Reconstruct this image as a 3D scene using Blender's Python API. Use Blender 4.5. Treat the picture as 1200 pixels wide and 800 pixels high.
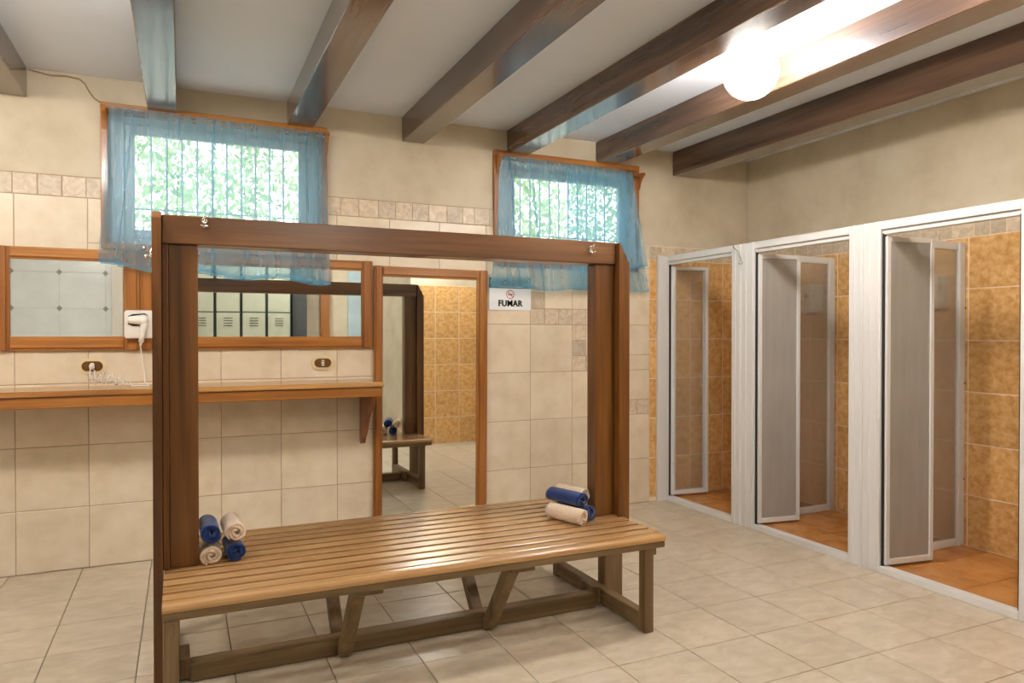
import bpy, math, random
from mathutils import Vector, Matrix, noise

for o in list(bpy.data.objects):
    bpy.data.objects.remove(o, do_unlink=True)
scene = bpy.context.scene
col = scene.collection
PI = math.pi

# ------------------------------------------------------------------ camera
cam_d = bpy.data.cameras.new('camera')
cam_d.sensor_width = 36.0
cam_d.lens = 839.578 / 1200 * 36.0
cam_d.clip_start = 0.05
cam = bpy.data.objects.new('camera', cam_d)
col.objects.link(cam)
cam.location = (0.7981, -4.4821, 1.2638)
cam.rotation_euler = (PI / 2 - 0.00976, 0, -0.430925)
scene.camera = cam

# ------------------------------------------------------------------ world / exposure
w = bpy.data.worlds.new('world')
scene.world = w
w.use_nodes = True
wn = w.node_tree
wn.nodes.clear()
wo = wn.nodes.new('ShaderNodeOutputWorld')
wb = wn.nodes.new('ShaderNodeBackground')
ws = wn.nodes.new('ShaderNodeTexSky')
ws.sky_type = 'NISHITA'
ws.sun_disc = False
ws.sun_elevation = math.radians(55)
ws.sun_rotation = math.radians(200)
ws.air_density = 1.0
ws.dust_density = 2.0
wb.inputs['Strength'].default_value = 0.42
wh = wn.nodes.new('ShaderNodeHueSaturation')
wh.inputs['Saturation'].default_value = 0.18
wn.links.new(ws.outputs[0], wh.inputs['Color'])
wn.links.new(wh.outputs[0], wb.inputs[0])
wn.links.new(wb.outputs[0], wo.inputs[0])
vs = scene.view_settings
vs.view_transform = 'Standard'
vs.look = 'None'
vs.gamma = 1.0
vs.use_curve_mapping = False
vs.exposure = 1.80
LAMP_STRENGTH = 20.5
LAMP_COLOR = (1.0, 0.94, 0.87)

# ------------------------------------------------------------------ sizes
S = 1 / 3                       # wall and floor tile module
CEIL = 2.66
XL, XR = -1.25, 4.956           # left / right wall
YB, YF = 0.0, -5.05             # back wall (seen) / wall behind the camera
SHX = 4.145                     # front face of the shower row

# ------------------------------------------------------------------ materials
def nmat(name):
    m = bpy.data.materials.new(name)
    m.use_nodes = True
    nt = m.node_tree
    nt.nodes.clear()
    out = nt.nodes.new('ShaderNodeOutputMaterial')
    return m, nt, out
def N(nt, t, **kw):
    n = nt.nodes.new(t)
    for k, v in kw.items():
        setattr(n, k, v)
    return n
def lin(r, g, b):
    f = lambda c: (c / 255 / 12.92) if c / 255 <= 0.04045 else ((c / 255 + 0.055) / 1.055) ** 2.4
    return (f(r), f(g), f(b), 1.0)
def ramp(nt, stops):
    r = N(nt, 'ShaderNodeValToRGB')
    e = r.color_ramp.elements
    e[0].position, e[0].color = stops[0]
    e[1].position, e[1].color = stops[-1]
    for p, c in stops[1:-1]:
        x = e.new(p)
        x.color = c
    return r
def principled(nt, out, rough=0.5, metal=0.0, spec=0.5, coat=0.0, coat_rough=0.1):
    p = N(nt, 'ShaderNodeBsdfPrincipled')
    p.inputs['Roughness'].default_value = rough
    p.inputs['Metallic'].default_value = metal
    p.inputs['Specular IOR Level'].default_value = spec
    p.inputs['Coat Weight'].default_value = coat
    p.inputs['Coat Roughness'].default_value = coat_rough
    nt.links.new(p.outputs[0], out.inputs[0])
    return p
def coords(nt, scale=(1, 1, 1), rand=True, kind='Object'):
    tc = N(nt, 'ShaderNodeTexCoord')
    mp = N(nt, 'ShaderNodeMapping')
    mp.inputs['Scale'].default_value = scale
    nt.links.new(tc.outputs[kind], mp.inputs[0])
    if rand:
        oi = N(nt, 'ShaderNodeObjectInfo')
        mu = N(nt, 'ShaderNodeMath', operation='MULTIPLY')
        mu.inputs[1].default_value = 37.0
        nt.links.new(oi.outputs['Random'], mu.inputs[0])
        nt.links.new(mu.outputs[0], mp.inputs['Location'])
    return mp
def flat(name, c, rough=0.5, metal=0.0, spec=0.5, var=0.06, scale=9.0, bump=0.0, coat=0.0):
    """plain paint, plastic, metal: one colour with faint uneven tone"""
    m, nt, out = nmat(name)
    p = principled(nt, out, rough, metal, spec, coat)
    mp = coords(nt, (scale,) * 3)
    no = N(nt, 'ShaderNodeTexNoise')
    no.inputs['Scale'].default_value = 1.0
    no.inputs['Detail'].default_value = 3.0
    nt.links.new(mp.outputs[0], no.inputs['Vector'])
    d = tuple(max(0, x * (1 - var)) for x in c[:3]) + (1,)
    u = tuple(min(1, x * (1 + var)) for x in c[:3]) + (1,)
    r = ramp(nt, [(0.3, d), (0.7, u)])
    nt.links.new(no.outputs['Fac'], r.inputs[0])
    nt.links.new(r.outputs[0], p.inputs['Base Color'])
    if bump:
        b = N(nt, 'ShaderNodeBump')
        b.inputs['Strength'].default_value = bump
        b.inputs['Distance'].default_value = 0.004
        nt.links.new(no.outputs['Fac'], b.inputs['Height'])
        nt.links.new(b.outputs[0], p.inputs['Normal'])
    return m
def wood(name, dark, mid, light, axis, rough=0.35, coat=0.3, spec=0.5, coat_rough=0.12):
    m, nt, out = nmat(name)
    p = principled(nt, out, rough, 0, spec, coat, coat_rough)
    sc = [16.0, 16.0, 16.0]
    sc['xyz'.index(axis)] = 0.9
    mp = coords(nt, sc)
    no = N(nt, 'ShaderNodeTexNoise')
    no.inputs['Scale'].default_value = 1.0
    no.inputs['Detail'].default_value = 5.0
    no.inputs['Distortion'].default_value = 0.6
    nt.links.new(mp.outputs[0], no.inputs['Vector'])
    r = ramp(nt, [(0.28, dark), (0.5, mid), (0.74, light)])
    nt.links.new(no.outputs['Fac'], r.inputs[0])
    sc2 = [120.0, 120.0, 120.0]
    sc2['xyz'.index(axis)] = 3.0
    mp2 = coords(nt, sc2)
    n2 = N(nt, 'ShaderNodeTexNoise')
    n2.inputs['Scale'].default_value = 1.0
    n2.inputs['Detail'].default_value = 2.0
    nt.links.new(mp2.outputs[0], n2.inputs['Vector'])
    mx = N(nt, 'ShaderNodeMix', data_type='RGBA', blend_type='MULTIPLY')
    mx.inputs[0].default_value = 0.35
    nt.links.new(r.outputs[0], mx.inputs[6])
    r2 = ramp(nt, [(0.3, (0.45, 0.45, 0.45, 1)), (0.6, (1, 1, 1, 1))])
    nt.links.new(n2.outputs['Fac'], r2.inputs[0])
    nt.links.new(r2.outputs[0], mx.inputs[7])
    nt.links.new(mx.outputs[2], p.inputs['Base Color'])
    b = N(nt, 'ShaderNodeBump')
    b.inputs['Strength'].default_value = 0.08
    b.inputs['Distance'].default_value = 0.002
    nt.links.new(n2.outputs['Fac'], b.inputs['Height'])
    nt.links.new(b.outputs[0], p.inputs['Normal'])
    return m
def tilemat(name, stops, scale, rough, var=0.10, detail=5.0, bump=0.03, distort=0.0, scale3=None, spec=0.5):
    m, nt, out = nmat(name)
    p = principled(nt, out, rough, 0, spec)
    mp = coords(nt, scale3 or (scale,) * 3)
    no = N(nt, 'ShaderNodeTexNoise')
    no.inputs['Scale'].default_value = 1.0
    no.inputs['Detail'].default_value = detail
    no.inputs['Roughness'].default_value = 0.6
    no.inputs['Distortion'].default_value = distort
    nt.links.new(mp.outputs[0], no.inputs['Vector'])
    r = ramp(nt, stops)
    nt.links.new(no.outputs['Fac'], r.inputs[0])
    oi = N(nt, 'ShaderNodeObjectInfo')
    mr = N(nt, 'ShaderNodeMapRange')
    mr.inputs['To Min'].default_value = 1 - var
    mr.inputs['To Max'].default_value = 1 + var * 0.5
    nt.links.new(oi.outputs['Random'], mr.inputs['Value'])
    hs = N(nt, 'ShaderNodeHueSaturation')
    nt.links.new(mr.outputs[0], hs.inputs['Value'])
    nt.links.new(r.outputs[0], hs.inputs['Color'])
    nt.links.new(hs.outputs[0], p.inputs['Base Color'])
    if bump:
        b = N(nt, 'ShaderNodeBump')
        b.inputs['Strength'].default_value = bump
        b.inputs['Distance'].default_value = 0.004
        nt.links.new(no.outputs['Fac'], b.inputs['Height'])
        nt.links.new(b.outputs[0], p.inputs['Normal'])
    return m

M = {}
M['wall_tile'] = tilemat('cream_wall_tile', [(0.25, lin(212, 194, 166)), (0.5, lin(223, 207, 181)), (0.75, lin(230, 216, 193))], 7.0, 0.28, 0.05)
M['border_tile'] = tilemat('mosaic_border_tile', [(0.3, lin(186, 166, 140)), (0.5, lin(206, 188, 162)), (0.72, lin(222, 206, 182))], 24.0, 0.4, 0.16, distort=1.0)
M['floor_tile'] = tilemat('beige_floor_tile', [(0.28, lin(184, 168, 144)), (0.5, lin(199, 184, 161)), (0.72, lin(211, 198, 177))], 1, 0.30, 0.05, scale3=(9, 15, 9), distort=0.5, bump=0.05, detail=7)
M['orange_tile'] = tilemat('ochre_shower_tile', [(0.28, lin(196, 138, 70)), (0.5, lin(222, 172, 106)), (0.74, lin(238, 202, 148))], 26.0, 0.28, 0.10, distort=0.25, detail=7)
M['orange_floor'] = tilemat('terracotta_floor_tile', [(0.28, lin(172, 108, 52)), (0.5, lin(200, 136, 72)), (0.74, lin(216, 156, 92))], 6.0, 0.25, 0.08, distort=0.5)
M['white_tile'] = tilemat('white_wall_tile', [(0.3, lin(226, 231, 233)), (0.7, lin(238, 242, 244))], 4.0, 0.25, 0.02)
M['grout'] = flat('warm_grout', lin(176, 150, 120), 0.8, var=0.12, scale=20)
M['light_grout'] = flat('pale_shower_grout', lin(236, 214, 184), 0.7, var=0.05, scale=20)
M['floor_grout'] = flat('floor_grout', lin(150, 136, 116), 0.8, var=0.1, scale=20)
M['plaster'] = tilemat('stained_plaster', [(0.25, lin(188, 174, 148)), (0.5, lin(208, 195, 170)), (0.78, lin(220, 209, 188))], 2.6, 0.75, 0.0, detail=7, bump=0.10)
M['ceiling'] = flat('ceiling_paint', lin(230, 239, 252), 0.6, var=0.03, scale=2)
M['beam'] = wood('dark_beam_wood', lin(66, 44, 31), lin(94, 68, 51), lin(120, 91, 70), 'y', 0.22, 0.6, 0.6, 0.10)
M['bench_z'] = wood('bench_post_wood', lin(72, 40, 13), lin(106, 64, 24), lin(134, 86, 36), 'z', 0.35, 0.25)
M['bench_x'] = wood('bench_beam_wood', lin(84, 50, 24), lin(114, 72, 37), lin(138, 92, 52), 'x', 0.32, 0.3)
M['slat'] = wood('bench_slat_wood', lin(166, 122, 74), lin(184, 140, 90), lin(198, 156, 106), 'x', 0.25, 0.6, 0.5, 0.12)
M['leg_z'] = wood('bench_leg_wood', lin(94, 72, 42), lin(124, 99, 64), lin(146, 121, 84), 'z', 0.5, 0.05)
M['leg_x'] = wood('bench_rail_wood', lin(94, 72, 42), lin(122, 97, 62), lin(146, 121, 84), 'x', 0.5, 0.05)
M['leg_y'] = wood('bench_foot_wood', lin(94, 72, 42), lin(122, 97, 62), lin(146, 121, 84), 'y', 0.5, 0.05)
M['frame_x'] = wood('mirror_rail_wood', lin(138, 80, 26), lin(176, 112, 44), lin(196, 134, 62), 'x', 0.3, 0.4)
M['frame_z'] = wood('mirror_stile_wood', lin(126, 72, 24), lin(160, 98, 38), lin(182, 120, 54), 'z', 0.3, 0.4)
M['frame_y'] = wood('bracket_wood', lin(110, 58, 26), lin(138, 78, 36), lin(160, 98, 50), 'z', 0.4, 0.2)
M['shelf'] = wood('shelf_wood', lin(164, 108, 52), lin(196, 142, 80), lin(214, 166, 106), 'x', 0.22, 0.5)
M['white'] = flat('white_lacquered_aluminium', lin(216, 214, 211), 0.35, var=0.003)
M['rubber'] = flat('black_rubber_seal', lin(28, 28, 28), 0.6)
M['plastic'] = flat('white_plastic', lin(232, 226, 216), 0.35, var=0.02)
M['cream'] = flat('cream_plastic', lin(226, 206, 160), 0.4, var=0.03)
M['brass'] = flat('aged_brass', lin(120, 84, 40), 0.4, 0.6, var=0.2, scale=60)
M['chrome'] = flat('chrome', lin(205, 200, 190), 0.2, 1.0, var=0.05)
M['grey_metal'] = flat('grey_metal', lin(120, 118, 116), 0.4, 0.6)
M['dark'] = flat('dark_gap', lin(35, 32, 30), 0.7)
M['locker'] = flat('pale_green_locker_paint', lin(186, 190, 168), 0.4, var=0.03)
M['locker_dark'] = flat('dark_locker_body', lin(70, 74, 72), 0.5)
M['green'] = flat('dark_green_paint', lin(60, 86, 80), 0.5)
M['paleblue'] = flat('pale_blue_paint', lin(176, 198, 206), 0.4)
M['diamond'] = flat('grey_diamond_inlay', lin(150, 146, 146), 0.3)
M['sign_white'] = flat('sign_board', lin(232, 234, 236), 0.4, var=0.01)
M['sign_teal'] = flat('sign_teal_print', lin(30, 110, 116), 0.4, var=0.02)
M['sign_black'] = flat('sign_black_print', lin(22, 22, 26), 0.5, var=0.02)
M['sign_red'] = flat('sign_red_print', lin(200, 50, 44), 0.5, var=0.02)
M['cable'] = flat('tan_cable', lin(168, 140, 104), 0.6)
M['bark'] = flat('bark', lin(96, 84, 70), 0.9, var=0.4, scale=12)
M['outdoor_ground'] = flat('outdoor_gravel', lin(168, 166, 150), 0.9, var=0.2, scale=3)
M['bars'] = flat('white_window_bar_paint', lin(222, 226, 228), 0.5)
M['sash'] = flat('grey_window_sash', lin(176, 182, 186), 0.4, 0.3)

def terry(name, c):
    m, nt, out = nmat(name)
    p = principled(nt, out, 0.95, 0, 0.1)
    p.inputs['Sheen Weight'].default_value = 0.4
    mp = coords(nt, (260,) * 3)
    no = N(nt, 'ShaderNodeTexNoise')
    no.inputs['Scale'].default_value = 1.0
    no.inputs['Detail'].default_value = 3.0
    nt.links.new(mp.outputs[0], no.inputs['Vector'])
    r = ramp(nt, [(0.3, tuple(x * 0.6 for x in c[:3]) + (1,)), (0.65, c)])
    nt.links.new(no.outputs['Fac'], r.inputs[0])
    nt.links.new(r.outputs[0], p.inputs['Base Color'])
    b = N(nt, 'ShaderNodeBump')
    b.inputs['Strength'].default_value = 0.6
    b.inputs['Distance'].default_value = 0.004
    nt.links.new(no.outputs['Fac'], b.inputs['Height'])
    nt.links.new(b.outputs[0], p.inputs['Normal'])
    return m
M['towel_navy'] = terry('navy_terry', lin(24, 54, 118))
M['towel_cream'] = terry('cream_terry', lin(240, 214, 186))

def mirror_mat():
    m, nt, out = nmat('mirror_silver')
    g = N(nt, 'ShaderNodeBsdfGlossy')
    g.inputs['Roughness'].default_value = 0.0
    no = N(nt, 'ShaderNodeTexNoise')
    no.inputs['Scale'].default_value = 6.0
    r = ramp(nt, [(0.3, (0.86, 0.90, 0.88, 1)), (0.7, (0.90, 0.93, 0.91, 1))])
    nt.links.new(no.outputs['Fac'], r.inputs[0])
    nt.links.new(r.outputs[0], g.inputs['Color'])
    nt.links.new(g.outputs[0], out.inputs[0])
    return m
M['mirror'] = mirror_mat()

def sheer(name, c, trans, tcol):
    m, nt, out = nmat(name)
    tr = N(nt, 'ShaderNodeBsdfTransparent')
    tr.inputs[0].default_value = tcol
    df = N(nt, 'ShaderNodeBsdfDiffuse')
    tl = N(nt, 'ShaderNodeBsdfTranslucent')
    mp = coords(nt, (30, 30, 3))
    no = N(nt, 'ShaderNodeTexNoise')
    no.inputs['Scale'].default_value = 1.0
    nt.links.new(mp.outputs[0], no.inputs['Vector'])
    r = ramp(nt, [(0.3, tuple(x * 0.92 for x in c[:3]) + (1,)), (0.7, c)])
    nt.links.new(no.outputs['Fac'], r.inputs[0])
    nt.links.new(r.outputs[0], df.inputs[0])
    nt.links.new(r.outputs[0], tl.inputs[0])
    a = N(nt, 'ShaderNodeMixShader')
    a.inputs[0].default_value = 0.5
    nt.links.new(df.outputs[0], a.inputs[1])
    nt.links.new(tl.outputs[0], a.inputs[2])
    b = N(nt, 'ShaderNodeMixShader')
    b.inputs[0].default_value = trans
    nt.links.new(a.outputs[0], b.inputs[1])
    nt.links.new(tr.outputs[0], b.inputs[2])
    nt.links.new(b.outputs[0], out.inputs[0])
    return m
M['sheer'] = sheer('sheer_blue_cloth', lin(140, 194, 220), 0.60, (0.93, 0.97, 0.98, 1))
M['hem'] = sheer('blue_cloth_hem', lin(116, 178, 212), 0.40, (0.85, 0.94, 0.97, 1))

def frosted(name, trans, rough, cloud):
    m, nt, out = nmat(name)
    tr = N(nt, 'ShaderNodeBsdfTransparent')
    tr.inputs[0].default_value = (0.985, 0.985, 0.98, 1)
    gl = N(nt, 'ShaderNodeBsdfRefraction')
    gl.inputs['IOR'].default_value = 1.45
    gl.inputs['Roughness'].default_value = rough
    gl.inputs['Color'].default_value = (0.97, 0.97, 0.965, 1)
    df = N(nt, 'ShaderNodeBsdfDiffuse')
    tl = N(nt, 'ShaderNodeBsdfTranslucent')
    gs = N(nt, 'ShaderNodeBsdfGlossy')
    gs.inputs['Roughness'].default_value = 0.25
    no = N(nt, 'ShaderNodeTexNoise')
    no.inputs['Scale'].default_value = 5.0
    r = ramp(nt, [(0.3, lin(226, 222, 216)), (0.7, lin(238, 235, 230))])
    nt.links.new(no.outputs['Fac'], r.inputs[0])
    nt.links.new(r.outputs[0], df.inputs[0])
    nt.links.new(r.outputs[0], tl.inputs[0])
    def mix(f, a, b):
        x = N(nt, 'ShaderNodeMixShader')
        x.inputs[0].default_value = f
        nt.links.new(a.outputs[0], x.inputs[1])
        nt.links.new(b.outputs[0], x.inputs[2])
        return x
    body = mix(0.42, df, tl)
    see = mix(trans, gl, tr)
    a = mix(cloud, see, body)
    b = mix(0.03, a, gs)
    nt.links.new(b.outputs[0], out.inputs[0])
    return m
M['frost'] = frosted('frosted_shower_glass', 0.40, 0.25, 0.42)
M['frost_partition'] = frosted('frosted_partition_glass', 0.25, 0.10, 0.22)
M['frost_clear'] = frosted('lightly_frosted_glass', 0.97, 0.20, 0.055)

def clear_glass():
    m, nt, out = nmat('window_glass')
    tr = N(nt, 'ShaderNodeBsdfTransparent')
    gs = N(nt, 'ShaderNodeBsdfGlossy')
    gs.inputs['Roughness'].default_value = 0.02
    no = N(nt, 'ShaderNodeTexNoise')
    r = ramp(nt, [(0.3, (0.93, 0.96, 0.95, 1)), (0.7, (0.96, 0.98, 0.97, 1))])
    nt.links.new(no.outputs['Fac'], r.inputs[0])
    nt.links.new(r.outputs[0], tr.inputs[0])
    x = N(nt, 'ShaderNodeMixShader')
    x.inputs[0].default_value = 0.06
    nt.links.new(tr.outputs[0], x.inputs[1])
    nt.links.new(gs.outputs[0], x.inputs[2])
    nt.links.new(x.outputs[0], out.inputs[0])
    return m
M['glass'] = clear_glass()

def lamp_mat():
    m, nt, out = nmat('lit_opal_globe')
    e = N(nt, 'ShaderNodeEmission')
    e.inputs['Color'].default_value = LAMP_COLOR + (1,)
    e.inputs['Strength'].default_value = LAMP_STRENGTH
    nt.links.new(e.outputs[0], out.inputs[0])
    return m
M['lamp'] = lamp_mat()

def leafmat():
    m, nt, out = nmat('leaves')
    df = N(nt, 'ShaderNodeBsdfDiffuse')
    tl = N(nt, 'ShaderNodeBsdfTranslucent')
    mp = coords(nt, (3, 3, 3), rand=False)
    no = N(nt, 'ShaderNodeTexNoise')
    no.inputs['Scale'].default_value = 1.0
    nt.links.new(mp.outputs[0], no.inputs['Vector'])
    r = ramp(nt, [(0.3, lin(130, 150, 110)), (0.55, lin(170, 188, 140)), (0.75, lin(205, 216, 175))])
    nt.links.new(no.outputs['Fac'], r.inputs[0])
    nt.links.new(r.outputs[0], df.inputs[0])
    nt.links.new(r.outputs[0], tl.inputs[0])
    x = N(nt, 'ShaderNodeMixShader')
    x.inputs[0].default_value = 0.5
    nt.links.new(df.outputs[0], x.inputs[1])
    nt.links.new(tl.outputs[0], x.inputs[2])
    nt.links.new(x.outputs[0], out.inputs[0])
    return m
M['leaf'] = leafmat()

# ------------------------------------------------------------------ geometry helpers
class MB:
    def __init__(self):
        self.v, self.f, self.sm = [], [], []
    def add(self, vs_, fs, smooth=False):
        b = len(self.v)
        self.v += [tuple(p) for p in vs_]
        for f in fs:
            self.f.append(tuple(b + i for i in f))
            self.sm.append(smooth)
        return self
    def box(self, x0, x1, y0, y1, z0, z1, c=0.0):
        if x0 > x1: x0, x1 = x1, x0
        if y0 > y1: y0, y1 = y1, y0
        if z0 > z1: z0, z1 = z1, z0
        c = min(c, (x1 - x0) * .45, (y1 - y0) * .45, (z1 - z0) * .45)
        if c <= 0:
            v = [(x, y, z) for x in (x0, x1) for y in (y0, y1) for z in (z0, z1)]
            return self.add(v, [(0, 1, 3, 2), (4, 6, 7, 5), (0, 4, 5, 1), (2, 3, 7, 6), (0, 2, 6, 4), (1, 5, 7, 3)])
        lo, hi = (x0, y0, z0), (x1, y1, z1)
        v, idx = [], {}
        for sx in (0, 1):
            for sy in (0, 1):
                for sz in (0, 1):
                    s = (sx, sy, sz)
                    for a in range(3):
                        p = []
                        for k in range(3):
                            e = hi[k] if s[k] else lo[k]
                            if k != a:
                                e += -c if s[k] else c
                            p.append(e)
                        idx[(s, a)] = len(v)
                        v.append(p)
        fs = []
        for a in range(3):
            b, d = [k for k in range(3) if k != a]
            for s in (0, 1):
                q = []
                for (i, j) in ((0, 0), (1, 0), (1, 1), (0, 1)):
                    t = [0, 0, 0]; t[a] = s; t[b] = i; t[d] = j
                    q.append(idx[(tuple(t), a)])
                fs.append(q)
        for a in range(3):       # edges parallel to a
            b, d = [k for k in range(3) if k != a]
            for i in (0, 1):
                for j in (0, 1):
                    t0 = [0, 0, 0]; t1 = [0, 0, 0]
                    t0[b] = t1[b] = i; t0[d] = t1[d] = j; t1[a] = 1
                    t0, t1 = tuple(t0), tuple(t1)
                    fs.append([idx[(t0, b)], idx[(t0, d)], idx[(t1, d)], idx[(t1, b)]])
        for sx in (0, 1):
            for sy in (0, 1):
                for sz in (0, 1):
                    fs.append([idx[((sx, sy, sz), a)] for a in range(3)])
        # consistent outward orientation
        ctr = Vector([(lo[k] + hi[k]) / 2 for k in range(3)])
        out = []
        for q in fs:
            P = [Vector(v[i]) for i in q]
            n = (P[1] - P[0]).cross(P[2] - P[0])
            m = sum(P, Vector()) / len(P) - ctr
            out.append(tuple(q) if n.dot(m) > 0 else tuple(reversed(q)))
        return self.add(v, out)
    def prism(self, poly, axis, a, b, smooth=False):
        """closed 2-D outline swept along an axis; outline in the two other axes, in order"""
        def P(p, t):
            if axis == 'x': return (t, p[0], p[1])
            if axis == 'y': return (p[0], t, p[1])
            return (p[0], p[1], t)
        n = len(poly)
        v = [P(p, a) for p in poly] + [P(p, b) for p in poly]
        fs = [tuple(range(n))[::-1], tuple(range(n, 2 * n))]
        self.add(v, fs)
        b0 = len(self.v) - 2 * n
        for i in range(n):
            j = (i + 1) % n
            self.f.append((b0 + i, b0 + j, b0 + n + j, b0 + n + i))
            self.sm.append(smooth)
        return self
    def tube(self, pts, r, seg=8, cap=True):
        pts = [Vector(p) for p in pts]
        rr = r if isinstance(r, (list, tuple)) else [r] * len(pts)
        up = Vector((0, 0, 1))
        rings = []
        prev = None
        for i, p in enumerate(pts):
            t = (pts[min(i + 1, len(pts) - 1)] - pts[max(i - 1, 0)]).normalized()
            if prev is None:
                n = t.cross(up)
                if n.length < 1e-3: n = t.cross(Vector((1, 0, 0)))
            else:
                n = prev - t * prev.dot(t)
                if n.length < 1e-4: n = t.cross(up)
            n.normalize(); prev = n
            bn = t.cross(n)
            rings.append([p + (n * math.cos(2 * PI * k / seg) + bn * math.sin(2 * PI * k / seg)) * rr[i] for k in range(seg)])
        v = [q for g in rings for q in g]
        fs = []
        for i in range(len(pts) - 1):
            for k in range(seg):
                fs.append((i * seg + k, i * seg + (k + 1) % seg, (i + 1) * seg + (k + 1) % seg, (i + 1) * seg + k))
        self.add(v, fs, True)
        if cap:
            b0 = len(self.v) - len(v)
            self.f.append(tuple(b0 + k for k in range(seg))[::-1]); self.sm.append(False)
            self.f.append(tuple(b0 + (len(pts) - 1) * seg + k for k in range(seg))); self.sm.append(False)
        return self
    def lathe(self, prof, o=(0, 0, 0), axis='z', seg=24):
        v, fs = [], []
        for (r, h) in prof:
            for k in range(seg):
                a = 2 * PI * k / seg
                c, s = r * math.cos(a), r * math.sin(a)
                p = {'z': (c, s, h), 'y': (c, h, s), 'x': (h, c, s)}[axis]
                v.append((p[0] + o[0], p[1] + o[1], p[2] + o[2]))
        for i in range(len(prof) - 1):
            for k in range(seg):
                fs.append((i * seg + k, i * seg + (k + 1) % seg, (i + 1) * seg + (k + 1) % seg, (i + 1) * seg + k))
        fs.append(tuple(range(seg))[::-1])
        fs.append(tuple((len(prof) - 1) * seg + k for k in range(seg)))
        return self.add(v, fs, True)
    def mesh(self, name, mat):
        me = bpy.data.meshes.new(name)
        me.from_pydata(self.v, [], self.f)
        me.polygons.foreach_set('use_smooth', self.sm)
        if mat: me.materials.append(M[mat] if isinstance(mat, str) else mat)
        me.validate()
        me.update()
        return me
    def build(self, name, mat, parent=None, loc=(0, 0, 0)):
        o = bpy.data.objects.new(name, self.mesh(name, mat))
        col.objects.link(o)
        o.location = loc
        if parent: o.parent = parent
        return o

def tag(o, label, cat, group=None):
    o['label'] = label
    o['category'] = cat
    if group: o['group'] = group
    return o
def thing(name, label, cat, loc=(0, 0, 0), rot=(0, 0, 0), group=None):
    o = bpy.data.objects.new(name, None)
    o.empty_display_size = 0.1
    col.objects.link(o)
    o.location = loc
    o.rotation_euler = rot
    return tag(o, label, cat, group)
def struct(o, label=None):
    o['kind'] = 'structure'
    if label: o['label'] = label
    return o
def B(x0, x1, y0, y1, z0, z1, c=0.0):
    return MB().box(x0, x1, y0, y1, z0, z1, c)
def rrect(cx, cy, hw, hh, r, n=5):
    out = []
    for (sx, sy, a0) in ((1, 1, 0), (-1, 1, 90), (-1, -1, 180), (1, -1, 270)):
        for k in range(n + 1):
            a = math.radians(a0 + 90 * k / n)
            out.append((cx + sx * (hw - r) + r * math.cos(a), cy + sy * (hh - r) + r * math.sin(a)))
    return out

tile_cache = {}
AX = {'-y': (Vector((1, 0, 0)), Vector((0, 0, 1)), Vector((0, -1, 0))),
      '+y': (Vector((-1, 0, 0)), Vector((0, 0, 1)), Vector((0, 1, 0))),
      '-x': (Vector((0, -1, 0)), Vector((0, 0, 1)), Vector((-1, 0, 0))),
      '+x': (Vector((0, 1, 0)), Vector((0, 0, 1)), Vector((1, 0, 0))),
      '+z': (Vector((1, 0, 0)), Vector((0, 1, 0)), Vector((0, 0, 1)))}
def tile(parent, name, mat, face, c, wd, ht, th=0.006, gap=0.004):
    """one ceramic tile with eased edges; c = centre of its back face"""
    wd, ht = round(wd - gap, 4), round(ht - gap, 4)
    if wd < 0.008 or ht < 0.008: return None
    key = (mat, wd, ht, th)
    if key not in tile_cache:
        a, b, e = wd / 2, ht / 2, 0.0022
        v = [(-a, -b, 0), (a, -b, 0), (a, b, 0), (-a, b, 0),
             (-a, -b, th - e * .6), (a, -b, th - e * .6), (a, b, th - e * .6), (-a, b, th - e * .6),
             (-a + e, -b + e, th), (a - e, -b + e, th), (a - e, b - e, th), (-a + e, b - e, th)]
        f = [(3, 2, 1, 0), (8, 9, 10, 11)]
        for k in range(4):
            j = (k + 1) % 4
            f += [(k, j, 4 + j, 4 + k), (4 + k, 4 + j, 8 + j, 8 + k)]
        tile_cache[key] = MB().add(v, f).mesh(name, mat)
    o = bpy.data.objects.new(name, tile_cache[key])
    u, vv, n = AX[face]
    m = Matrix(((u.x, vv.x, n.x, c[0]), (u.y, vv.y, n.y, c[1]), (u.z, vv.z, n.z, c[2]), (0, 0, 0, 1)))
    o.matrix_world = m
    col.objects.link(o)
    o.parent = parent
    return o
def subtract(r, h):
    """rectangle r=(u0,u1,v0,v1) minus hole h -> list of rectangles"""
    u0, u1, v0, v1 = r
    a0, a1, b0, b1 = h
    if a0 >= u1 or a1 <= u0 or b0 >= v1 or b1 <= v0: return [r]
    out = []
    if v0 < b0: out.append((u0, u1, v0, b0))
    if v1 > b1: out.append((u0, u1, b1, v1))
    m0, m1 = max(v0, b0), min(v1, b1)
    if u0 < a0: out.append((u0, a0, m0, m1))
    if u1 > a1: out.append((a1, u1, m0, m1))
    return out

# ------------------------------------------------------------------ room shell
W1 = (0.43, 1.575, 1.76, 2.495)       # window openings x0,x1,z0,z1
W2 = (2.75, 3.862, 1.76, 2.485)
G = 0.006                              # tile thickness: tiles' faces lie in the wall planes

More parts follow.
